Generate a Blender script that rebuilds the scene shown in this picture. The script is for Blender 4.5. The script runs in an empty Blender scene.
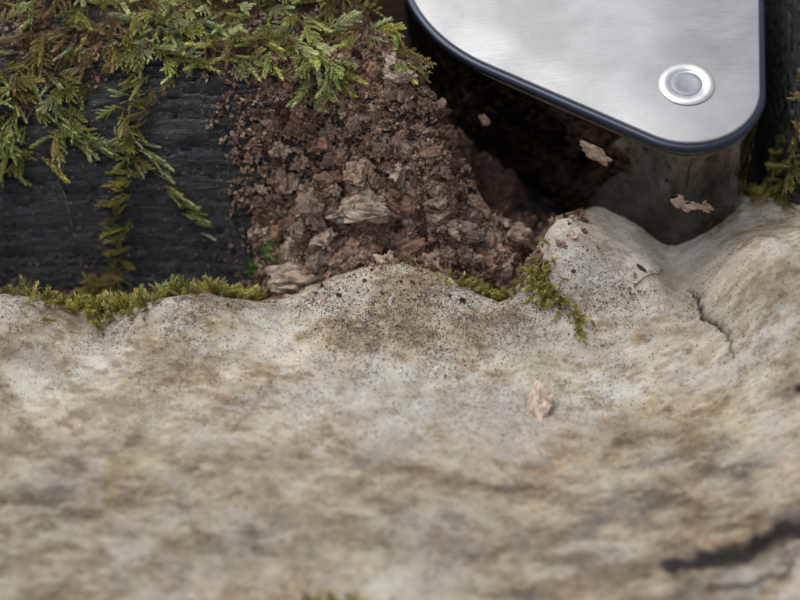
import bpy, bmesh, math, numpy as np
from mathutils import Vector, Matrix, Quaternion, noise as mnoise
rng=np.random.default_rng(7)
S=bpy.context.scene
# ---------------- noise ----------------
_tabs=[np.random.default_rng(100+i).random((256,256)) for i in range(12)]
def vn(x,y,seed=0):
    t=_tabs[seed%12]
    xi=np.floor(x).astype(np.int64); yi=np.floor(y).astype(np.int64)
    fx=x-xi; fy=y-yi
    fx=fx*fx*fx*(fx*(fx*6-15)+10); fy=fy*fy*fy*(fy*(fy*6-15)+10)
    a=t[xi&255,yi&255]; b=t[(xi+1)&255,yi&255]; c=t[xi&255,(yi+1)&255]; d=t[(xi+1)&255,(yi+1)&255]
    return (a*(1-fx)+b*fx)*(1-fy)+(c*(1-fx)+d*fx)*fy
def fbm(x,y,o=5,seed=0,gain=.5):
    x=np.asarray(x,float); y=np.asarray(y,float)
    s=0;a=1;n=0
    for i in range(o):
        s=s+a*vn(x+13.7*i,y+7.3*i,seed+i); n+=a; a*=gain
        x,y=(x*1.6-y*1.2),(x*1.2+y*1.6)
    return s/n
def sfbm(x,y,ax,ay,o=6,seed=0,gain=.6,rot=0):
    c,s_=math.cos(rot),math.sin(rot); u=(x*c+y*s_)*ax; v=(-x*s_+y*c)*ay
    s=0;a=1;n=0
    for i in range(o):
        s=s+a*vn(u+13.7*i+.35*v,v+7.3*i-.12*u,seed+i); n+=a; a*=gain
        u=u*2.03+3.1; v=v*2.03+1.7
    return s/n
def sstep(a,b,x):
    t=np.clip((x-a)/(b-a),0,1); return t*t*(3-2*t)
def gauss(x,y,cx,cy,rx,ry=None,rot=0):
    ry=ry or rx
    dx=x-cx; dy=y-cy
    c,s=math.cos(rot),math.sin(rot)
    u=dx*c+dy*s; v=-dx*s+dy*c
    return np.exp(-(u/rx)**2-(v/ry)**2)
def polydist(x,y,pts):
    d=np.full(np.shape(x),1e9); tt=np.zeros(np.shape(x))
    for i in range(len(pts)-1):
        ax,ay=pts[i]; bx,by=pts[i+1]
        vx,vy=bx-ax,by-ay
        t=np.clip(((x-ax)*vx+(y-ay)*vy)/(vx*vx+vy*vy),0,1)
        dd=np.hypot(x-ax-t*vx,y-ay-t*vy)
        m=dd<d; d=np.where(m,dd,d); tt=np.where(m,(i+t)/(len(pts)-1),tt)
    return d,tt
# ---------------- terrain functions ----------------
_py=np.linspace(-20,30,5001)
_pz=np.interp(_py,[-20,.6,.9,1.2,1.6,2.1,2.7,4,8,14,18],[-.9,-.9,-.55,.35,1.12,1.5,1.7,1.95,2.1,.6,-3.8])
_k=np.hanning(25); _pz=np.convolve(_pz,_k/_k.sum(),'same'); _pz[:30]=-.9
def f_log(x,y):
    sh=.18*(fbm(x*.6,y*.3,3,1)-.5)*2
    z=np.interp(y+sh,_py,_pz)
    z=z+.22*(fbm(x*.7+4,y*1.6,3,2)-.5)
    z=z+.16*(fbm(x*1.3+.6*y,y*5+z*2.5,4,3)-.5)
    r=np.abs(fbm(x*.8+9,(y+.5*z)*9,3,5)-.5)
    z=z-.12*sstep(.06,0,r)
    z=z+.05*(fbm(x*7,y*16,4,6,.6)-.5)
    wn=sstep(.0,.35,x-np.interp(y,[.9,1.6,2.3,3],[1.0,.35,-.2,-.7]))*sstep(4.15,3.9,x)*sstep(6.3,5.8,y)*sstep(.8,1.0,y)
    z=z*(1-wn)+np.minimum(z,-.45+.3*(fbm(x*1.5,y*1.5,4,4)-.5))*wn
    return z
ex=[-9,-5,-4,-3.4,-2.7,-2,-1.4,-1,-.5,0,.5,1,1.35,1.6,2.2,2.9,3.3,4,6,9]
ey=[.3,.3,.25,.1,.1,.25,.15,.33,.52,.60,.45,.2,.5,1.1,1.6,1.9,1.7,1.5,1.5,1.5]
def f_fun(x,y):
    ye=np.interp(x,ex,ey)+.16*(fbm(x*2.3,x*0+.3,4,8,.6)-.5)
    z=.10*(fbm(x*.8,y*.8,3,4)-.5)+.05*(fbm(x*2.5,y*2.5,4,7)-.5)
    z=z+.18*gauss(x,y,-3.75,-.25,.42,.4)+.19*gauss(x,y,-2.1,-.2,.5,.4)+.17*gauss(x,y,-.05,.15,.6,.45)
    z=z-.12*gauss(x,y,-2.95,-.3,.3,.6)-.10*gauss(x,y,-1.1,-.2,.3,.5)
    z=z+.46*gauss(x,y,1.72,.55,.42,.5)+.14*gauss(x,y,2.3,.3,.5,.4)
    z=z+.80*gauss(x,y,4.35,-.1,1.0,.95)+.36*gauss(x,y,3.5,.05,.33,.6,.2)
    z=z-.20*gauss(x,y,2.86,.2,.22,.8,.1)-.13*gauss(x,y,2.95,.75,.4,.4)-.16*gauss(x,y,2.1,-1.0,1.0,.7)
    z=z+.12*gauss(x,y,-1.5,-2.2,2.6,.9)
    z=z-.05*np.clip(-y-2.5,0,10)**1.5
    z=z-.12*sstep(-.2,.3,y)*gauss(x,y,1.05,.1,.3,.3)
    z=z+.045*(fbm(x*5,y*6,5,9,.62)-.5)+.012*(fbm(x*30,y*30,3,2)-.5)
    d,t=polydist(x+.16*(fbm(x*5,y*6,5,1,.7)-.5),y,CR1); z=z-.08*np.exp(-(d/.014)**2)*np.sin(np.pi*np.clip(t+.1,.1,.95))
    d,t=polydist(x,y+.12*(fbm(x*6,y*6,3,3)-.5),CR2); z=z-.05*np.exp(-(d/.06)**2)*np.sin(np.pi*np.clip(t,.05,.95))
    d=np.clip(y-(ye-.32),0,.9)
    return z-2.3*d*d
CR1=[(2.92,.22),(3.0,.03),(3.03,-.25),(3.16,-.5),(3.18,-.75),(3.26,-1.0)]
CR2=[(2.4,-3.08),(2.8,-2.96),(3.1,-2.86),(3.6,-2.62),(4.0,-2.5)]
CR3=[(2.7,-3.3),(3.2,-3.18),(3.45,-3.05)]
def f_pile(x,y):
    xx=x+.7*(fbm(x*1.6,y*1.6,4,9)-.5)
    off=np.interp(xx,[-9,-2.1,-1.6,-1.2,-.7,.2,.6,1.1,2,9],[1.25,1.25,.90,.50,.22,.18,.34,.42,1.2,1.5])
    z=np.minimum((y-.45)*1.04-off,1.40-off*.6+.1*(y-2))
    z=z+.75*(fbm(x*2.2,y*2.2,3,6)-.5)+.42*(fbm(x*5,y*5,4,4,.6)-.5)+.15*(fbm(x*14,y*14,4,5,.65)-.5)
    z=z-2.5*np.clip(.42-y,0,1)-1.2*np.clip(y-2.15,0,9)
    wn=sstep(.0,.45,x-np.interp(y,[.8,1.1,1.6,2.3,3],[1.35,.6,.1,-.2,-.6]))
    return z-wn*1.1*sstep(.8,1.3,y)
_gx=np.arange(-9.5,9.52,.02); _gy=np.arange(-4.2,7.6,.02)
_GX,_GY=np.meshgrid(_gx,_gy)
_GT=np.maximum(np.maximum(f_fun(_GX,_GY),f_log(_GX,_GY)),f_pile(_GX,_GY)); del _GX,_GY
def f_top(x,y):
    x=np.asarray(x,float); y=np.asarray(y,float)
    u=np.clip((x+9.5)/.02,0,len(_gx)-2.001); v=np.clip((y+4.2)/.02,0,len(_gy)-2.001)
    i=u.astype(int); j=v.astype(int); a=u-i; b=v-j
    return (_GT[j,i]*(1-a)+_GT[j,i+1]*a)*(1-b)+(_GT[j+1,i]*(1-a)+_GT[j+1,i+1]*a)*b
def normal_at(x,y,f=f_top,e=.03):
    gx=(f(x+e,y)-f(x-e,y))/(2*e); gy=(f(x,y+e)-f(x,y-e))/(2*e)
    n=np.stack([-gx,-gy,np.ones_like(gx)],-1)
    return n/np.linalg.norm(n,axis=-1,keepdims=True)
# ---------------- mesh helpers ----------------
def addattr(me,nm,col):
    a=me.color_attributes.new(nm,'FLOAT_COLOR','POINT')
    c=np.ones((len(me.vertices),4),dtype=np.float32); c[:,:col.shape[1]]=col
    a.data.foreach_set('color',c.ravel())
def mesh_np(name,V,F,mat,col=None,smooth=True):
    me=bpy.data.meshes.new(name); n=F.shape[1]
    me.vertices.add(len(V)); me.vertices.foreach_set('co',np.ascontiguousarray(V,dtype=np.float32).ravel())
    me.loops.add(F.size); me.loops.foreach_set('vertex_index',np.ascontiguousarray(F,dtype=np.int32).ravel())
    me.polygons.add(len(F)); me.polygons.foreach_set('loop_start',np.arange(0,F.size,n,dtype=np.int32))
    me.polygons.foreach_set('loop_total',np.full(len(F),n,dtype=np.int32))
    me.polygons.foreach_set('use_smooth',np.full(len(F),smooth,dtype=bool))
    me.update(calc_edges=True)
    if col is not None: addattr(me,'Col',col)
    if mat: me.materials.append(mat)
    ob=bpy.data.objects.new(name,me); S.collection.objects.link(ob); return ob
def axis(lo,a,b,hi,fine,coarse):
    return np.concatenate([np.arange(lo,a,coarse),np.arange(a,b,fine),np.arange(b,hi+coarse,coarse)])
def grid(name,xs,ys,f,mat,colf=None):
    X,Y=np.meshgrid(xs,ys); Z=f(X,Y)
    V=np.stack([X,Y,Z],-1).reshape(-1,3)
    nx,ny=len(xs),len(ys)
    i=np.arange(nx*ny).reshape(ny,nx)
    F=np.stack([i[:-1,:-1],i[:-1,1:],i[1:,1:],i[1:,:-1]],-1).reshape(-1,4)
    ob=mesh_np(name,V,F,mat)
    if colf:
        for nm,c in colf(X,Y,Z).items(): addattr(ob.data,nm,c.reshape(-1,c.shape[-1]))
    return ob
# ---------------- node helpers ----------------
def newmat(name):
    m=bpy.data.materials.new(name); m.use_nodes=True; nt=m.node_tree
    return m,nt,nt.nodes['Principled BSDF']
def N(nt,t,**k):
    n=nt.nodes.new(t)
    for a,b in k.items(): setattr(n,a,b)
    return n
def ramp(nt,src,stops):
    r=nt.nodes.new('ShaderNodeValToRGB'); e=r.color_ramp.elements
    while len(e)>1: e.remove(e[-1])
    e[0].position=stops[0][0]; e[0].color=(*stops[0][1],1)
    for p,c in stops[1:]:
        q=e.new(p); q.color=(*c,1)
    nt.links.new(src,r.inputs[0]); return r.outputs[0]
def mix(nt,fac,a,b,mode='MIX'):
    m=nt.nodes.new('ShaderNodeMix'); m.data_type='RGBA'; m.blend_type=mode
    for s,v in ((m.inputs[0],fac),(m.inputs[6],a),(m.inputs[7],b)):
        if hasattr(v,'is_linked'): nt.links.new(v,s)
        elif isinstance(v,tuple): s.default_value=(*v,1)
        else: s.default_value=v
    return m.outputs[2]
def mathn(nt,op,a,b=0.0,clamp=False):
    m=nt.nodes.new('ShaderNodeMath'); m.operation=op; m.use_clamp=clamp
    for s,v in ((m.inputs[0],a),(m.inputs[1],b)):
        if hasattr(v,'is_linked'): nt.links.new(v,s)
        else: s.default_value=v
    return m.outputs[0]
def noise_n(nt,scale,detail=6,rough=.6,mapscale=None,rot=0,dist=0):
    tc=N(nt,'ShaderNodeTexCoord'); src=tc.outputs['Object']
    if mapscale:
        mp=N(nt,'ShaderNodeMapping'); mp.inputs['Scale'].default_value=mapscale; mp.inputs['Rotation'].default_value=(0,0,rot)
        nt.links.new(src,mp.inputs[0]); src=mp.outputs[0]
    n=N(nt,'ShaderNodeTexNoise'); n.inputs['Scale'].default_value=scale; n.inputs['Detail'].default_value=detail
    n.inputs['Roughness'].default_value=rough; n.inputs['Distortion'].default_value=dist
    nt.links.new(src,n.inputs['Vector']); return n.outputs[0]
def bump(nt,h,strength,dist,prev=None):
    b=N(nt,'ShaderNodeBump'); b.inputs['Strength'].default_value=strength; b.inputs['Distance'].default_value=dist
    nt.links.new(h,b.inputs['Height'])
    if prev: nt.links.new(prev,b.inputs['Normal'])
    return b.outputs[0]
def attr(nt,nm='Col'):
    a=N(nt,'ShaderNodeAttribute'); a.attribute_name=nm; s=N(nt,'ShaderNodeSeparateColor')
    nt.links.new(a.outputs['Color'],s.inputs[0]); return a,s
g3=lambda v:(v,v,v)
# ---------------- materials ----------------
def mat_fungus():
    m,nt,b=newmat('fungus_skin'); L=nt.links
    a,_=attr(nt); _,s=attr(nt,'Msk')
    base=a.outputs['Color']
    g=noise_n(nt,17,6,.9)
    k=mathn(nt,'MULTIPLY',s.outputs[0],2.0,True)
    base=mix(nt,1.0,base,ramp(nt,g,[(.36,g3(.74)),(.5,g3(1)),(.64,g3(1.1))]),'MULTIPLY')
    smut=mathn(nt,'MULTIPLY',ramp(nt,g,[(.47,g3(0)),(.57,g3(1))]),k)
    base=mix(nt,mathn(nt,'MULTIPLY',smut,.76),base,(.12,.11,.105))
    tc=N(nt,'ShaderNodeTexCoord')
    for sc,mul,am in ((50,1.0,.8),(85,1.25,1.3)):
        vo=N(nt,'ShaderNodeTexVoronoi'); vo.inputs['Scale'].default_value=sc
        L.new(tc.outputs['Object'],vo.inputs['Vector'])
        sv=N(nt,'ShaderNodeSeparateColor'); L.new(vo.outputs['Color'],sv.inputs[0])
        sp=mathn(nt,'MULTIPLY',mathn(nt,'LESS_THAN',vo.outputs['Distance'],mathn(nt,'MULTIPLY',sv.outputs[0],mathn(nt,'MULTIPLY',g,mul))),mathn(nt,'LESS_THAN',sv.outputs[1],mathn(nt,'MULTIPLY',s.outputs[0],am)))
        base=mix(nt,mathn(nt,'MULTIPLY',sp,.85),base,(.04,.033,.03))
    L.new(base,b.inputs['Base Color'])
    b.inputs['Roughness'].default_value=.62; b.inputs['Specular IOR Level'].default_value=.35
    L.new(bump(nt,g,.9,.028),b.inputs['Normal'])
    return m
def mat_log():
    m,nt,b=newmat('charred_wood'); L=nt.links
    a,s=attr(nt)
    n=noise_n(nt,6,6,.78,(.35,1.5,1.5),0,.5)
    base=ramp(nt,n,[(.3,(.003,.003,.006)),(.5,(.008,.009,.014)),(.62,(.024,.027,.038)),(.74,(.10,.09,.08))])
    vo=N(nt,'ShaderNodeTexVoronoi'); vo.inputs['Scale'].default_value=24; tc=N(nt,'ShaderNodeTexCoord'); L.new(tc.outputs['Object'],vo.inputs['Vector'])
    sv=N(nt,'ShaderNodeSeparateColor'); L.new(vo.outputs['Color'],sv.inputs[0])
    sp=mathn(nt,'MULTIPLY',mathn(nt,'LESS_THAN',vo.outputs['Distance'],mathn(nt,'MULTIPLY',sv.outputs[0],.36)),mathn(nt,'LESS_THAN',sv.outputs[1],.28))
    base=mix(nt,mathn(nt,'MULTIPLY',sp,.85),base,(.30,.22,.15))
    base=mix(nt,s.outputs[0],base,ramp(nt,n,[(.35,(.03,.018,.012)),(.6,(.17,.105,.065))]))
    L.new(base,b.inputs['Base Color'])
    L.new(ramp(nt,n,[(.35,g3(.16)),(.65,g3(.38))]),b.inputs['Roughness'])
    b.inputs['Specular IOR Level'].default_value=.8
    L.new(bump(nt,n,.85,.12),b.inputs['Normal']); return m
def mat_soilpile():
    m,nt,b=newmat('frass'); L=nt.links
    n=noise_n(nt,16,6,.85)
    base=ramp(nt,n,[(.35,(.025,.014,.010)),(.46,(.14,.085,.058)),(.56,(.29,.19,.14)),(.7,(.43,.31,.23))])
    L.new(base,b.inputs['Base Color']); b.inputs['Roughness'].default_value=.9
    b.inputs['Specular IOR Level'].default_value=.2
    L.new(bump(nt,n,1,.08),b.inputs['Normal']); return m
def mat_col(name,rough=.8,transl=0,nscale=20,namt=.5,bumpd=.02,spec=.3,det=4):
    m,nt,b=newmat(name); L=nt.links; a,s=attr(nt)
    nn=noise_n(nt,nscale,det,.8)
    n=ramp(nt,nn,[(.35,(1-namt,)*3),(.62,(1.15,)*3)])
    c=mix(nt,1.0,a.outputs['Color'],n,'MULTIPLY')
    L.new(c,b.inputs['Base Color']); b.inputs['Roughness'].default_value=rough; b.inputs['Specular IOR Level'].default_value=spec
    if bumpd: L.new(bump(nt,nn,.9,bumpd),b.inputs['Normal'])
    if transl:
        t=N(nt,'ShaderNodeBsdfTranslucent'); L.new(c,t.inputs[0]); mx=N(nt,'ShaderNodeMixShader'); mx.inputs[0].default_value=transl
        L.new(b.outputs[0],mx.inputs[1]); L.new(t.outputs[0],mx.inputs[2]); L.new(mx.outputs[0],nt.nodes['Material Output'].inputs[0])
    return m
MF,ML,MP=mat_fungus(),mat_log(),mat_soilpile()
MM=mat_col('moss_leaf',.5,.3,3,.25,0,.4,2)
MC=mat_col('crumb',.9,0,30,.55,.02,.15)
MCH=mat_col('chip',.85,0,13,.45,.05,.2,6)
# ---------------- fungus colours ----------------
def lut(n,stops):
    p=[s[0] for s in stops]; return np.stack([np.interp(n,p,[s[1][i] for s in stops]) for i in range(3)],-1)
def lerp(a,b,t): return a*(1-t[...,None])+b*t[...,None]
def col_f(X,Y,Z):
    w=X+.7*(fbm(X*1.5,Y*1.5,5,3)-.5); v=Y+.7*(fbm(X*1.2,Y*1.2,5,6)-.5)
    ct=lambda n,k=1.9: (n-.5)*k+.5
    n=fbm(X*.8,Y*2.2,5,7)
    q=.06*X*X*sstep(0,3,X)
    n1=ct(sfbm(X,Y-q,1.5,2.2,7,2,.70),1.6)
    n2=ct(sfbm(X,Y-q,5,8,6,4,.78),2.2)
    n3=ct(sfbm(X,Y-q,2.0,5.0,7,6,.75),2.2)
    n6=ct(sfbm(X,Y-q,9,24,4,1,.7),2.0)
    base=lut(n1,[(.2,(.46,.39,.29)),(.38,(.60,.53,.415)),(.52,(.70,.64,.525)),(.75,(.78,.74,.65))])
    base=base*lut(n2,[(.15,(.58,.51,.43)),(.36,(.84,.79,.72)),(.52,(1,1,1)),(.8,(1.1,1.1,1.1))])
    R=1.3*gauss(w,v,-2.9,-2.7,1.4,.32)+.7*gauss(w,v,-1.3,-1.95,1.2,.22)+.45*gauss(w,v,.6,-2.7,1.8,.5)
    R=R+.85*gauss(w,v,3.0,-2.5,1.5,.45)+.3*gauss(w,v,2.5,-1.7,1.3,.35)+1.0*gauss(w,v,-3.4,-3.3,1.2,.3)
    R=R+.3*gauss(w,v,.9,-1.4,.6,.3)+.40*gauss(w,v,3.6,-.2,.5,.25)+.55*gauss(w,v,2.85,.25,.16,.6)+.45*gauss(w,v,1.4,.1,.4,.3)
    R=R+.20*sstep(-1.0,-2.4,v)+.38*sstep(-1.9,-2.8,v)*sstep(.38,.6,n)+.42*sstep(.52,.64,n)*sstep(-.8,-1.7,v)
    R=R+.6*gauss(w,v,-3.8,-.85,.5,.1)
    R=np.clip(R*(.55+.8*sstep(.3,.6,n2)),0,1)
    st=lut(n3,[(.1,(.06,.047,.034)),(.35,(.16,.125,.085)),(.5,(.29,.235,.16)),(.68,(.46,.395,.295)),(.9,(.60,.55,.45))])
    base=lerp(base,st,R*.86)
    base=base*(.85+.25*np.clip(n6,0,1))[...,None]
    f=.28*sstep(.50,.66,fbm(X*1.1+5,Y*1.4,6,5,.65)); base=lerp(base,base*np.array([1.03,.90,.70]),f*1.5)
    f=.5*sstep(.52,.68,fbm(X*1.5+9,Y*1.8,6,8,.65)); base=lerp(base,base*np.array([1.02,.88,.80]),f)
    f=.3*sstep(.54,.68,fbm(X*1.3+2,Y*1.8+5,6,0,.65)); base=lerp(base,base*np.array([.90,.94,.82]),f)
    d,t=polydist(X+.10*(fbm(X*6,Y*8,4,1,.65)-.5),Y,[(-.06,-.02),(-.11,-.35),(-.17,-.62),(-.24,-.9)])
    B=.7*np.exp(-(d/.012)**2)*sstep(.40,.55,fbm(X*9,Y*9,3,5))+.45*sstep(.50,.64,fbm(X*1.7,Y*2.2,6,2,.65))*(1-.8*R)
    base=lerp(base,np.array([.79,.76,.69]),np.clip(B,0,1))
    d2=d
    d,t=polydist(X+.16*(fbm(X*5,Y*6,5,1,.7)-.5),Y,CR1); A=.95*np.exp(-(d/(.006+.010*fbm(X*7,Y*7,3,2)))**2)*np.sin(np.pi*np.clip(t+.1,.1,.95))**.5
    A=A+.25*np.exp(-(d/.05)**2)*np.sin(np.pi*np.clip(t+.1,.1,.95))
    wd=.03+.09*np.clip(fbm(X*4,Y*4,4,3)-.3,0,1)
    d,t=polydist(X,Y+.22*(fbm(X*5,Y*5,4,3)-.5),CR2); A=A+.98*sstep(1.6,.5,d/wd/1.6)
    d,t=polydist(X,Y+.16*(fbm(X*6,Y*6,3,3)-.5),CR3); A=A+.75*np.exp(-(d/.05)**2)
    A=A+.9*np.exp(-((np.hypot(X-3.78,Y+1.2))/.06)**2)+.5*gauss(w,v,3.8,-1.2,.25,.1)
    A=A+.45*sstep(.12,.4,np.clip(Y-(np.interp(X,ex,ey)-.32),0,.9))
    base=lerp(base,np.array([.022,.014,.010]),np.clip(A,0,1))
    G=.09+.32*gauss(w,v,-.3,-.05,3.2,.45)+.62*gauss(w,v,.0,-.3,.6,.42)+.24*gauss(w,v,-2.6,-.15,1.4,.35)+.22*gauss(w,v,.9,-.1,.5,.4)+.14*gauss(w,v,-.5,-1,3.5,.7)+.14*gauss(w,v,3.2,.0,.8,.5)
    G=G*(.35+1.2*sstep(.35,.6,fbm(X*2.4,Y*2.4,5,9)))*(1-.6*np.exp(-(d2/.015)**2))
    M=np.zeros(X.shape+(3,)); M[...,0]=np.clip(G,0,.8)
    return {'Col':np.clip(base,0,.85),'Msk':M}
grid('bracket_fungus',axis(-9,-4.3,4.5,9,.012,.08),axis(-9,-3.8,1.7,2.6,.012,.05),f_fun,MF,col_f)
def col_l(X,Y,Z):
    c=np.zeros(X.shape+(3,))
    c[...,0]=np.clip(sstep(.45,.6,fbm(X*1.1,Y*1.1,4,5))*sstep(1.7,2.3,Y)+.9*sstep(2.1,2.5,Y)*sstep(.35,.5,fbm(X*1.5,Y*1.5,3,1)),0,1)*sstep(.6,-.3,X)
    return {'Col':c}
grid('rotting_log',axis(-12,-4.4,4.6,12,.014,.15),axis(-3,.4,3.6,18,.010,.15),lambda x,y:f_log(x,y)-.6*sstep(.4,-1,y)-.08*np.clip(-y,0,9),ML,col_l)
grid('wood_frass',axis(-9,-4.3,4.5,9,.014,.1),np.arange(.2,2.9,.012),f_pile,MP)
# ---------------- templates ----------------
def ico(sub,jit,seed,sx=1,sy=1,sz=1):
    bm=bmesh.new(); bmesh.ops.create_icosphere(bm,subdivisions=sub,radius=1)
    V=np.array([v.co[:] for v in bm.verts]); F=np.array([[v.index for v in f.verts] for f in bm.faces]); bm.free()
    r=np.random.default_rng(seed); o=r.random(3)*50
    for i,p in enumerate(V):
        q=Vector(p*1.1+o); k=1+jit*mnoise.noise(q)+jit*.7*mnoise.noise(q*2.7)+jit*.5*mnoise.noise(q*6)
        V[i]=p*k
    if sub<=2: V*=r.uniform(.65,1.35,size=(len(V),1))
    V*= [sx*r.uniform(.7,1.4),sy*r.uniform(.6,1.1),sz*r.uniform(.4,1)]
    return V,F
def rotm(ax,ang): return np.array(Matrix.Rotation(ang,3,Vector(ax)))
def rand_rot(r):
    q=r.normal(size=4); q/=np.linalg.norm(q)
    return np.array(Quaternion(q).to_matrix())
def merge(name,tm,pl,mat,smooth=True):
    Vs=[];Fs=[];Cs=[];off=0
    by={}
    for p in pl: by.setdefault(p[0],[]).append(p)
    for k,ps in by.items():
        V,F=tm[k][0],tm[k][1]; tc=tm[k][2] if len(tm[k])>2 else None
        M=np.array([p[1] for p in ps]); T=np.array([p[2] for p in ps]); C=np.array([p[3] for p in ps])
        W=np.einsum('nij,vj->nvi',M,V)+T[:,None,:]
        Vs.append(W.reshape(-1,3)); n=len(ps)
        Fs.append((F[None]+(np.arange(n)*len(V))[:,None,None]+off).reshape(-1,3)); off+=n*len(V)
        cc=np.repeat(C[:,None,:],len(V),1)
        if tc is not None: cc=cc*tc[None]
        Cs.append(cc.reshape(-1,3))
    return mesh_np(name,np.concatenate(Vs),np.concatenate(Fs),mat,np.concatenate(Cs),smooth)
tmC=[ico(1,.8,i) for i in range(8)]+[ico(4,1.15,20+i) for i in range(10)]+[ico(2,1.1,40+i) for i in range(8)]
pal=np.array([(.33,.21,.15),(.26,.165,.115),(.43,.305,.23),(.18,.108,.075),(.52,.40,.31),(.36,.24,.175),(.08,.045,.033)])
def scatter_crumbs(n,fx,fy,smin,smax,lift=.3,pool=None,pw=2.2,dens=None):
    out=[]
    x=fx(n); y=fy(n)
    if dens is not None:
        k=rng.random(n)<dens(x,y); x=x[k]; y=y[k]
    z=f_top(x,y)
    for i in range(len(x)):
        s=smin+(smax-smin)*rng.random()**pw
        c=(pool if pool is not None else pal); c=c[rng.integers(len(c))]*(.75+.5*rng.random())
        t=rng.integers(8) if s<.016 else (18+rng.integers(8) if s<.035 else 8+rng.integers(10))
        out.append((int(t),rand_rot(rng)*s,np.array([x[i],y[i],z[i]+s*lift]),c))
    return out
U=lambda a,b:(lambda n:rng.uniform(a,b,n))
G_=lambda a,s:(lambda n:rng.normal(a,s,n))
pl=[]
pmask=lambda x,y: sstep(-1.9,-1.1,x+.8*(fbm(x*2.5,y*2.5,4,2)-.5))*sstep(.9,.35,x)
pl+=scatter_crumbs(24000,U(-2.0,.9),U(.35,2.3),.006,.028,dens=pmask,pw=1.6)
pl+=scatter_crumbs(600,U(-1.5,.6),U(.4,2.0),.03,.08,dens=pmask,pw=2,lift=.1)
pl+=scatter_crumbs(5500,U(.3,1.9),U(.35,1.6),.006,.03)
pl+=scatter_crumbs(230,U(.3,1.5),U(.3,1.2),.03,.09,lift=.1)
pl+=scatter_crumbs(100,U(-.9,1.2),U(.4,.85),.05,.11,lift=.2)
pl+=scatter_crumbs(1100,U(-4.3,-1.3),U(.15,1.0),.005,.016)
pl+=scatter_crumbs(4200,U(-4.5,4.5),U(.9,3.2),.002,.009)
pl+=scatter_crumbs(6000,U(-4.4,1.0),U(1.8,3.6),.008,.035,dens=lambda x,y:sstep(.40,.52,fbm(x*1.5,y*1.5,3,1)))
pl=[p for p in pl if not (1.42<p[2][0]<2.2 and p[2][1]<.75 and rng.random()<.95)]
merge('debris_crumbs',tmC,pl,MC,False)
dark=np.array([(.05,.035,.03),(.03,.025,.022),(.10,.06,.04),(.16,.10,.07)])
pl=scatter_crumbs(2800,G_(-.4,2.4),G_(.05,.35),.0025,.007,pool=dark,lift=.4)
pl+=scatter_crumbs(1200,G_(.0,.55),G_(-.2,.33),.003,.009,pool=dark,lift=.4)
pl+=scatter_crumbs(110,U(-4,4.2),U(-1.2,.3),.004,.011,pool=dark)
pl+=scatter_crumbs(110,G_(-.1,1.0),G_(.18,.2),.010,.026,pool=pal)
pl=[p for p in pl if p[2][1]<.6]
merge('grit_specks',tmC,pl,MC,False)
# ---------------- bark chips ----------------
def chipgeo(seed,sx,sy,sz,sub=5):
    bm=bmesh.new(); bmesh.ops.create_icosphere(bm,subdivisions=sub,radius=1)
    rr=np.random.default_rng(seed); o=Vector(rr.random(3)*90); C=[]
    pls=[(Vector(rr.normal(size=3)).normalized(),rr.uniform(.55,.85)) for _ in range(9)]
    for v in bm.verts:
        p=v.co.copy()
        q=Vector([math.copysign(abs(c)**.6,c) for c in p])
        for nn,dd in pls:
            e_=q.dot(nn)-dd
            if e_>0: q-=nn*e_*.9
        fb=Vector((q.x*.9,q.y*4.5,q.z*4.5))
        n1=mnoise.noise(q*1.2+o); n2=mnoise.noise(q*3+o); n3=mnoise.noise(fb*1.3+o); n4=mnoise.noise(fb*4+o); n5=mnoise.noise(q*14+o)
        k=1+.4*n1+.18*n2+.16*n3+.09*n4+.05*n5
        v.co=Vector((q.x*k*sx,q.y*k*sy,q.z*k*sz+.12*n3*sz))
        f=.92+.35*n2+.65*n3+.6*n4+.3*n5
        C.append([max(.35,min(1.35,f))]*3)
    V=np.array([v.co[:] for v in bm.verts]); F=np.array([[v.index for v in f.verts] for f in bm.faces]); bm.free()
    return V,F,np.array(C)
def chip(x,y,sx,sy,sz,rot,tilt,col,seed,dz=.3,name='bark_chip'):
    V,F,C=chipgeo(seed,sx,sy,sz)
    ob=mesh_np(name,V,F,MCH,C*np.array(col))
    ob.location=(x,y,float(f_top(x,y))+sz*dz); ob.rotation_euler=(tilt[0],tilt[1],rot)
    return ob
pink=(.47,.325,.24); pale=(.56,.43,.335); red=(.40,.235,.16); gry=(.33,.245,.19)
chips=[(-.40,.86,.36,.17,.14,-.12,(.5,0),pale,1),(-.42,1.14,.17,.15,.14,.9,(.6,.2),pink,2),(-.12,1.05,.20,.15,.14,-.5,(.5,.3),red,3),
(.12,.68,.27,.19,.17,.25,(.4,-.2),red,4),(-1.12,.50,.30,.17,.15,.1,(.3,0),pale,5),(-.58,.58,.17,.16,.16,.9,(.4,.1),pink,6),
(.88,.58,.17,.15,.17,.3,(.4,.2),(.34,.21,.145),7),(1.16,.50,.26,.13,.14,.6,(.5,-.3),gry,8),(.33,.44,.16,.12,.12,0,(.2,.2),pink,9),
(.0,1.78,.20,.11,.08,-.3,(.5,0),pale,10),(.62,.78,.20,.12,.11,-.2,(.4,.2),gry,11),(-1.2,.32,.12,.08,.06,.5,(.3,.3),pale,12),(.45,.98,.2,.13,.12,1.0,(.4,.2),gry,13)]
for c in chips: chip(*c)
tmCh=[chipgeo(200+i,1,rng.uniform(.5,.9),rng.uniform(.3,.7),4) for i in range(12)]
cp=[]
cols=[pink,pale,red,gry,(.28,.18,.125)]
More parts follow.
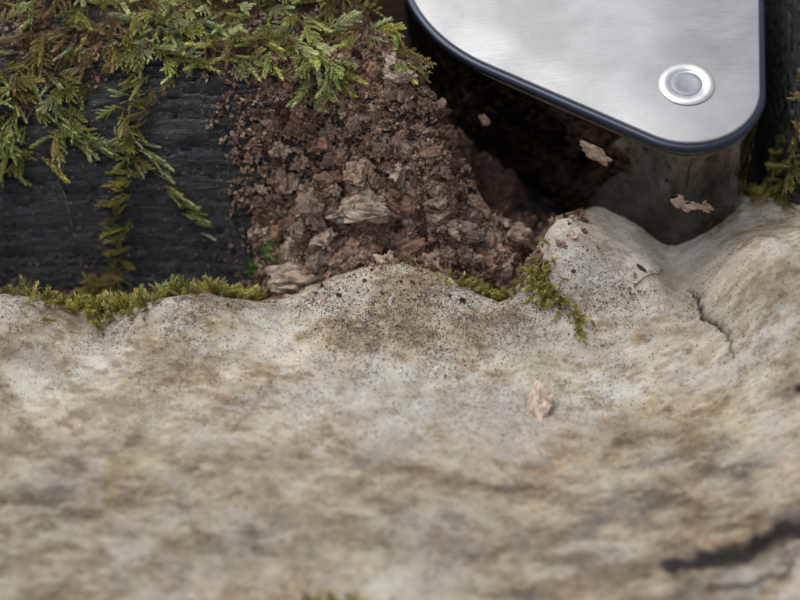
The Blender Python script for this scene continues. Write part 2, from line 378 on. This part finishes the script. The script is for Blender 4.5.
for i in range(330):
    if i<200: x,y,s=rng.uniform(-1.3,1.45),rng.uniform(.40,1.05),.04+.11*rng.random()**1.7
    else: x,y,s=rng.uniform(-1.3,.5),rng.uniform(.9,2.0),.035+.10*rng.random()**1.8
    if x>1.3 and y<.6: continue
    n=normal_at(np.array(x),np.array(y),e=.08); R=np.array(Vector((0,0,1)).rotation_difference(Vector(n)).to_matrix())
    R=R@rotm((0,0,1),rng.uniform(0,6.28))@rotm((1,0,0),rng.normal()*.4)@rotm((0,1,0),rng.normal()*.3)
    cp.append((int(rng.integers(12)),R*s,np.array([x,y,float(f_top(x,y))+.25*s]),np.array(cols[rng.integers(5)])*rng.uniform(.75,1.15)))
merge('bark_fragments',tmCh,cp,MCH)
chip(1.31,-1.33,.11,.26,.025,-.3,(.35,.2),(.95,.73,.58),47,dz=1.6,name='wood_flake')
# ---------------- moss ----------------
def shoot(Lg,nl,ll,lw,seed,bend=(0,0),flat=.55,spread=.75,t0=0.0):
    r=np.random.default_rng(seed); V=[];F=[];C=[]
    def pos(t): return np.array([bend[0]*t*t*Lg,Lg*t,bend[1]*t*t*Lg])
    ns=7
    for i in range(ns):
        t=i/(ns-1); p=pos(t); w=.008*(1-.6*t)
        for k in range(3):
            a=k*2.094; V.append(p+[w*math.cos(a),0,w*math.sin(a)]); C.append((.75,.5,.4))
    for i in range(ns-1):
        for k in range(3):
            a,b,c,d=i*3+k,i*3+(k+1)%3,(i+1)*3+(k+1)%3,(i+1)*3+k
            F+= [(a,b,c),(a,c,d)]
    for i in range(nl):
        t=t0+(1-t0)*(i/nl)**.85; p=pos(t); d=pos(min(1.02,t+.02))-pos(t); d/=np.linalg.norm(d)
        a=i*2.4+r.normal()*.25; rad=np.array([math.cos(a),0,flat*math.sin(a)])
        rad-=d*rad.dot(d); rad/=np.linalg.norm(rad)+1e-9
        sp=spread*(1.0-.65*t**3)+r.normal()*.12
        ld=d*math.cos(sp)+rad*math.sin(sp)
        side=np.cross(ld,rad); side/=np.linalg.norm(side)+1e-9
        nrm=np.cross(side,ld)
        l=ll*(.55+.6*math.sin(min(1,t*1.25+.15)*2.4))*(.8+.4*r.random()); l=max(l,ll*.35); w=lw*(.8+.4*r.random())*(l/ll)**.5
        b=len(V); cur=nrm*l*.16*(1 if r.random()<.6 else -1)
        V+=[p,p+ld*l*.38+side*w*.5+nrm*w*.18,p+ld*l*.38-side*w*.5+nrm*w*.18,p+ld*l*.42,p+ld*l+cur]
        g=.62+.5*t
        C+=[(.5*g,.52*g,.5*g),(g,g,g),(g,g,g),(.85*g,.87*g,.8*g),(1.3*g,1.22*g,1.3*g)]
        F+=[(b,b+3,b+1),(b,b+2,b+3),(b+1,b+3,b+4),(b+3,b+2,b+4)]
    return np.array(V),np.array(F),np.array(C)
def frond(seed):
    r=np.random.default_rng(seed); Lg=.5
    bx=r.uniform(-.45,.45); bz=r.uniform(-.45,.1)
    parts=[shoot(Lg,60,.050,.020,seed,(bx,bz))]
    nb=9
    for i in range(nb):
        t=.10+.76*i/nb; sgn=1 if i%2 else -1
        l=.24*(1-t*.75)*(.5+.8*r.random())
        V,F,C=shoot(l,int(14+100*l),.040,.016,seed*31+i,(sgn*-.3,-.3))
        R=rotm((0,0,1),-sgn*(.7+.35*r.random()))@rotm((1,0,0),r.uniform(-.4,.4))
        p=np.array([bx*t*t*Lg,Lg*t,bz*t*t*Lg]); parts.append((V@R.T+p,F,C))
    Vs=[];Fs=[];Cs=[];o=0
    for V,F,C in parts: Vs.append(V);Fs.append(F+o);Cs.append(C);o+=len(V)
    return np.concatenate(Vs),np.concatenate(Fs),np.concatenate(Cs)
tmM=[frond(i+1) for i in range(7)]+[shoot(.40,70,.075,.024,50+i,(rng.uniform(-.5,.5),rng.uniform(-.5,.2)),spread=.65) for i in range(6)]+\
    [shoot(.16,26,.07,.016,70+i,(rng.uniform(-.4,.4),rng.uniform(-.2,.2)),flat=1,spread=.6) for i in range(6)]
FR=list(range(7)); SH=list(range(7,13)); TU=list(range(13,19))
bright=np.array([(.60,.67,.27),(.51,.57,.18),(.66,.72,.42),(.60,.58,.19)]); dull=np.array([(.38,.36,.11),(.45,.39,.14),(.31,.30,.09),(.45,.34,.16)])
brown=np.array([(.32,.22,.13),(.26,.17,.10),(.37,.28,.15)]); olive=np.array([(.46,.44,.10),(.55,.51,.13),(.36,.35,.08),(.59,.54,.21)])
def place(x,y,ang,lift,s,t,c,dz=0):
    n=normal_at(np.array(x),np.array(y),e=.10)
    d=np.array([math.cos(ang),math.sin(ang),0.]); d-=n*d.dot(n); d/=np.linalg.norm(d)
    d=d*math.cos(lift)+n*math.sin(lift); sd=np.cross(d,n); sd/=np.linalg.norm(sd); up=np.cross(sd,d)
    roll=rng.normal()*.4; sd2=sd*math.cos(roll)+up*math.sin(roll); up2=np.cross(sd2,d)
    M=np.stack([sd2,d,up2],1)*s
    return (int(t),M,np.array([x,y,float(f_top(x,y))+dz]),c)
def moss_area(n,x0,x1,y0,y1,pool,types,ang=(-1.57,1.0),lift=(.1,.5),s=(.6,1.1),dens=None,dz=.03):
    out=[]
    for _ in range(n):
        x=rng.uniform(x0,x1); y=rng.uniform(y0,y1)
        if dens is not None and rng.random()>dens(x,y): continue
        c=pool[rng.integers(len(pool))]*(.7+.6*rng.random())
        out.append(place(x,y,rng.normal(*ang),rng.uniform(*lift),rng.uniform(*s),types[rng.integers(len(types))],c,dz*rng.random()))
    return out
ymin=lambda x: float(np.interp(x,[-4.3,-3.6,-3.1,-2.8,-2.5,-1.9,-1.2,-.6,-.2],[1.58,1.66,1.85,2.1,2.2,2.0,1.8,1.85,2.3]))
clump=lambda a,b,k,sd:(lambda x,y: float(sstep(a,b,fbm(x*k,y*k,3,sd)))*(y>ymin(x)))
M=[]
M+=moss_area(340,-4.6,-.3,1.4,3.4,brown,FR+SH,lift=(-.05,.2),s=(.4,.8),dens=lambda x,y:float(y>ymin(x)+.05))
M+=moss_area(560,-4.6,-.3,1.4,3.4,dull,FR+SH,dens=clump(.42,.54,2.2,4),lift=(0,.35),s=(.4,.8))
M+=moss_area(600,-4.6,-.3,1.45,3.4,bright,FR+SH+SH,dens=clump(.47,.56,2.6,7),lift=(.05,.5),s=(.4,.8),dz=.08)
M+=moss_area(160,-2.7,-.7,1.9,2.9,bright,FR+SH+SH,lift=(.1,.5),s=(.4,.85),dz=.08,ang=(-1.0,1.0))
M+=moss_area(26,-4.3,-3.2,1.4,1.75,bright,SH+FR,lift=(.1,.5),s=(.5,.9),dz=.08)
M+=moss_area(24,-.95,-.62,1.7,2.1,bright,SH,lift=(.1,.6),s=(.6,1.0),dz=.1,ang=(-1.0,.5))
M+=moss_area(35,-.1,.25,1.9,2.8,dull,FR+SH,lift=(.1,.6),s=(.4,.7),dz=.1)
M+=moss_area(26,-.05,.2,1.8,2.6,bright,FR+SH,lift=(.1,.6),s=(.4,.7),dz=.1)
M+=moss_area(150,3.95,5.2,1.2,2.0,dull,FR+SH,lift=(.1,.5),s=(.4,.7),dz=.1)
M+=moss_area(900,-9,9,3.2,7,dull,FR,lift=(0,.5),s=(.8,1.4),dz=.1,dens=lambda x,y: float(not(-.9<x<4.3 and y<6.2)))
def strand(pts,n,pool,s=(.45,.8),types=SH,jit=.5,sp=.035):
    out=[]; P=np.array(pts); seg=np.linspace(0,len(P)-1,n)
    for q in seg:
        i=min(int(q),len(P)-2); f=q-i; p=P[i]*(1-f)+P[i+1]*f; d=P[i+1]-P[i]
        out.append(place(p[0]+rng.normal()*sp,p[1]+rng.normal()*sp*.6,math.atan2(d[1],d[0])+rng.normal()*jit,rng.uniform(0,.3),rng.uniform(*s),types[rng.integers(len(types))],pool[rng.integers(len(pool))]*(.75+.5*rng.random()),.03+.03*rng.random()))
    return out
M+=strand([(-2.75,2.2),(-2.7,1.6),(-2.78,1.35),(-2.9,1.1),(-3.0,.95),(-3.05,.8)],90,olive,(.25,.5),FR+SH,.8,.05)
M+=strand([(-2.72,1.45),(-2.5,1.32),(-2.3,1.18),(-2.12,1.08)],30,bright,(.3,.6),jit=.25,sp=.02)
M+=strand([(-2.3,2.1),(-2.45,1.7),(-2.7,1.45)],24,dull,(.3,.5),FR+SH,.6)
M+=strand([(-2.6,1.9),(-2.8,1.6),(-2.75,1.3)],20,bright,(.3,.55),FR+SH,.6)
M+=strand([(-3.6,1.75),(-3.4,1.5),(-3.1,1.4),(-2.9,1.42)],30,bright,(.35,.65),FR+SH)
M+=strand([(-3.15,.8),(-3.3,.68),(-2.9,.72)],30,olive,(.3,.5),FR+SH,.8,.06)
M+=strand([(-4.2,1.5),(-4.0,1.3)],8,bright,(.4,.6))
M+=strand([(-1.62,.86),(-1.5,.92),(-1.38,.88)],20,np.array([(.26,.50,.13),(.32,.54,.15)]),(.25,.45))
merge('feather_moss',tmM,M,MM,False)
T=[]
def tufts(n,cx,cy,rx,ry,pool,s=(.5,1.1),types=TU,lift=(.4,1.3)):
    out=[]
    for _ in range(n):
        x=cx+rng.normal()*rx; y=cy+rng.normal()*ry
        out.append(place(x,y,rng.uniform(-math.pi,math.pi) if rng.random()<.6 else rng.normal(-1.57,.8),rng.uniform(*lift),rng.uniform(*s),types[rng.integers(len(types))],pool[rng.integers(len(pool))]*(.5+.8*rng.random()),-.01))
    return out
T+=tufts(100,-3.35,.06,.22,.12,olive)+tufts(150,-2.75,.12,.24,.15,olive)+tufts(130,-2.0,.24,.22,.08,olive)+tufts(50,-1.65,.22,.12,.05,olive)
T+=tufts(90,-3.9,.45,.3,.12,dull)+tufts(140,-2.9,.5,.5,.14,dull)+tufts(26,-2.6,.22,.4,.12,bright,(.8,1.6))
T+=tufts(60,1.40,.18,.06,.09,olive,(.4,.9))+tufts(50,1.52,-.05,.09,.07,olive,(.3,.8))+tufts(34,1.76,-.28,.05,.06,olive,(.3,.7))
T+=tufts(140,.85,.20,.18,.05,olive,(.4,.8))+tufts(14,2.35,.05,.1,.03,dull,(.2,.35))+tufts(170,-.62,-3.50,.27,.07,olive,(.5,.9))+tufts(60,3.9,1.5,.15,.12,olive,(.5,.9))
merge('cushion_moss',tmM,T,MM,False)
def tube(name,paths,mat,col):
    V=[];F=[];o=0
    for P,r in paths:
        P=np.array(P)
        for i,p in enumerate(P):
            for k in range(5):
                a=k*1.2566; V.append(p+np.array([math.cos(a)*r,math.sin(a)*r*.7,math.sin(a)*r*.7]))
        for i in range(len(P)-1):
            for k in range(5):
                F.append((o+i*5+k,o+i*5+(k+1)%5,o+(i+1)*5+(k+1)%5,o+(i+1)*5+k))
        o+=len(P)*5
    V=np.array(V); return mesh_np(name,V,np.array(F),mat,np.tile(np.array(col)[None],(len(V),1)))
paths=[]
def rp(x0,y0,x1,y1,r,lift=.03,n=24):
    t=np.linspace(0,1,n); ph=rng.random()*9
    x=x0+(x1-x0)*t+.06*np.sin(t*5+ph); y=y0+(y1-y0)*t+.04*np.sin(t*7+ph)
    z=f_top(x,y)+lift*np.sin(t*3.14)+r
    return (np.stack([x,y,z],1),r)
for a in [(-3.45,1.4,-3.5,1.1,.008),(-1.75,.25,-1.2,.15,.010),(.3,1.3,.7,.8,.008),(.5,.7,1.0,.9,.007),(-1,1.7,-.6,1.2,.008),(2.35,.1,2.75,.45,.007),(.9,.9,1.4,.55,.008),(-.2,1.7,.2,1.2,.007),(.2,1.5,.35,1.0,.008)]:
    paths.append(rp(*a))
tube('rootlets',paths,MC,(.25,.17,.11))
# ---------------- loupe ----------------
def mat_metal(name,col,rough,metal=1,br=None,bmp=0,lo=.86):
    m,nt,b=newmat(name); L=nt.links
    n=noise_n(nt,6,6,.75,br or (1,1,1),.5)
    c=ramp(nt,n,[(.35,tuple(v*lo for v in col)),(.65,col)])
    if bmp:
        c=mix(nt,1.0,c,ramp(nt,noise_n(nt,1.1,3,.5),[(.38,g3(.80)),(.62,g3(1.06))]),'MULTIPLY')
    L.new(c,b.inputs['Base Color']); b.inputs['Metallic'].default_value=metal
    L.new(ramp(nt,n,[(.3,g3(rough*.75)),(.7,g3(rough*1.3))]),b.inputs['Roughness'])
    if bmp: L.new(bump(nt,n,.3,bmp),b.inputs['Normal'])
    return m
MT=mat_metal('brushed_steel',(.36,.36,.375),.45,.9,(1,12,1),.008,.80)
MB=mat_metal('dark_chrome',(.115,.105,.097),.07,1.0,None,0,.75)
MB2=mat_metal('rim_painted_reflection',(.03,.037,.06),.28,.6)  # dark blue-black reflection on the rim bevel, put into its base colour
MR=mat_metal('rivet_steel',(.58,.58,.59),.40,.85)
MR2=mat_metal('rivet_inner',(.24,.26,.29),.4,.9)
e=bpy.data.objects.new('hand_lens',None); S.collection.objects.link(e)
ORI=np.array([2.95,1.62])
c1=np.array([0,0.]); r1=.77; c2=np.array([1.88,3.5])-np.array([2.8,1.5]); r2=1.93
def outline(inset,n=220):
    th=np.linspace(0,2*math.pi,n,endpoint=False); P=[]
    for t in th:
        d=np.array([math.cos(t),math.sin(t)])
        a=c1.dot(d)+r1; b=c2.dot(d)+r2
        P.append(c1+d*(r1-inset) if a>b else c2+d*(r2-inset))
    return np.array(P)
def loft(name,prof,mat,n=220,outl=None,parent=e):
    bm=bmesh.new(); rings=[]
    for ins,z in prof:
        P=(outl or outline)(ins,n); rings.append([bm.verts.new((p[0],p[1],z)) for p in P])
    for a,b in zip(rings[:-1],rings[1:]):
        for i in range(n): 
            f=bm.faces.new((a[i],a[(i+1)%n],b[(i+1)%n],b[i])); f.smooth=True
    bm.faces.new(rings[-1]); bm.faces.new(rings[0][::-1])
    bmesh.ops.recalc_face_normals(bm,faces=bm.faces)
    me=bpy.data.meshes.new(name); bm.to_mesh(me); bm.free(); me.materials.append(mat)
    me.set_sharp_from_angle(angle=math.radians(40))
    ob=bpy.data.objects.new(name,me); S.collection.objects.link(ob); ob.parent=parent; return ob
H=1.78
def bev(z0,z1,i0,r,k=6):
    out=[(i0+r*(1-math.sin(a)),z0+r*(1-math.cos(a))) for a in np.linspace(0,math.pi/2,k)]
    out+=[(i0+r*(1-math.cos(a)),z1-r*(1-math.sin(a))) for a in np.linspace(0,math.pi/2,k)]
    return out
loft('shell',bev(0,H-.12,.035,.08),MB)
loft('rim',bev(H-.118,H-.03,.0,.04),MB2)
loft('top_plate',bev(H-.06,H,.06,.022),MT)
def circ(c,r0):
    def f(ins,n): 
        t=np.linspace(0,2*math.pi,n,endpoint=False); return np.stack([c[0]+(r0-ins)*np.cos(t),c[1]+(r0-ins)*np.sin(t)],1)
    return f
rc=(.00,.03)
prof=[(0,H-.005),(.0,H+.012),(.02,H+.022),(.05,H+.026),(.085,H+.022),(.105,H+.012),(.12,H+.006)]
loft('rivet',prof,MR,96,circ(rc,.275))
loft('rivet_core',[(0,H+.0065),(.0,H+.010),(.03,H+.013),(.06,H+.010),(.1,H+.008)],MR2,64,circ(rc,.150))
e.location=(ORI[0],ORI[1]+.01,-.22); e.rotation_euler=(math.radians(6),math.radians(-4),0)
def stuck_at(p,d,z,w,h,seed,col):
    bm=bmesh.new(); bmesh.ops.create_icosphere(bm,subdivisions=4,radius=1); o=Vector((seed*3.3,seed*1.7,0)); C=[]
    for v in bm.verts:
        q=v.co.copy(); k=1+.75*mnoise.noise(q*1.6+o)+.4*mnoise.noise(q*4+o)
        f=max(.5,.95+.5*mnoise.noise(q*3+o)); C.append([c*f for c in col])
        v.co=Vector((q.x*k*w,q.y*.022*k,q.z*k*h))
    V=np.array([v.co[:] for v in bm.verts]); F=np.array([[v.index for v in f.verts] for f in bm.faces]); bm.free()
    ob=mesh_np('wood_fleck',V,F,MCH,np.array(C)); ob.parent=e
    ob.location=(p[0]+d[0]*-.02,p[1]+d[1]*-.02,z); ob.rotation_euler=(0,seed*.3,math.atan2(d[1],d[0])+math.pi/2)
nl=np.array([-.516,-.857]); base=c1+nl*(r1-.03); dirl=np.array([-.857,.516])
stuck_at(base+dirl*.62,nl,1.18,.15,.10,1,(.85,.60,.47))
dd=np.array([math.cos(-1.5),math.sin(-1.5)]); stuck_at(c1+dd*(r1-.03),dd,.80,.20,.095,2,(.85,.60,.47))
stuck_at(base+dirl*1.9,nl,1.0,.07,.05,3,(.75,.53,.40))
# ---------------- forest floor ----------------
m,nt,b=newmat('forest_soil'); nt.links.new(ramp(nt,noise_n(nt,2,6,.8),[(.3,(.02,.014,.01)),(.6,(.09,.06,.035)),(.75,(.07,.08,.03))]),b.inputs['Base Color']); b.inputs['Roughness'].default_value=.95
xs=np.concatenate([np.arange(-600,-30,40),np.arange(-30,30,.5),np.arange(30,641,40)])
grid('ground',xs,xs,lambda x,y:-5+.9*(fbm(x*.15,y*.15,4,2)-.5)+.3*(fbm(x,y,3,3)-.5),m)
# ---------------- light, camera ----------------
w=bpy.data.worlds.new('World'); S.world=w; w.use_nodes=True; nt=w.node_tree
sky=N(nt,'ShaderNodeTexSky'); sky.sky_type='NISHITA'; sky.sun_disc=False
el,az=math.radians(62),math.radians(-45)
sky.sun_elevation=el; sky.sun_rotation=az; sky.dust_density=4; sky.air_density=1.5
hs=N(nt,'ShaderNodeHueSaturation'); hs.inputs['Saturation'].default_value=.35
nt.links.new(sky.outputs[0],hs.inputs['Color']); nt.links.new(hs.outputs[0],nt.nodes['Background'].inputs[0]); nt.nodes['Background'].inputs[1].default_value=.15
sl=bpy.data.lights.new('sun','SUN'); sl.energy=1.0; sl.angle=math.radians(35); sl.color=(1,.97,.94)
so=bpy.data.objects.new('sun',sl); S.collection.objects.link(so)
dv=Vector((math.sin(az)*math.cos(el),math.cos(az)*math.cos(el),math.sin(el)))
so.rotation_euler=dv.to_track_quat('Z','Y').to_euler(); so.location=dv*30
cd=bpy.data.cameras.new('camera'); co=bpy.data.objects.new('camera',cd); S.collection.objects.link(co); S.camera=co
p=math.radians(50); D=16
co.location=(0,-D*math.cos(p),D*math.sin(p)); co.rotation_euler=(math.pi/2-p,0,0)
cd.sensor_width=36; cd.lens=72; cd.clip_end=3000; cd.clip_start=.1
cd.dof.use_dof=True; cd.dof.focus_distance=15.95; cd.dof.aperture_fstop=.14
S.view_settings.view_transform='Standard'; S.view_settings.look='None'; S.view_settings.exposure=0
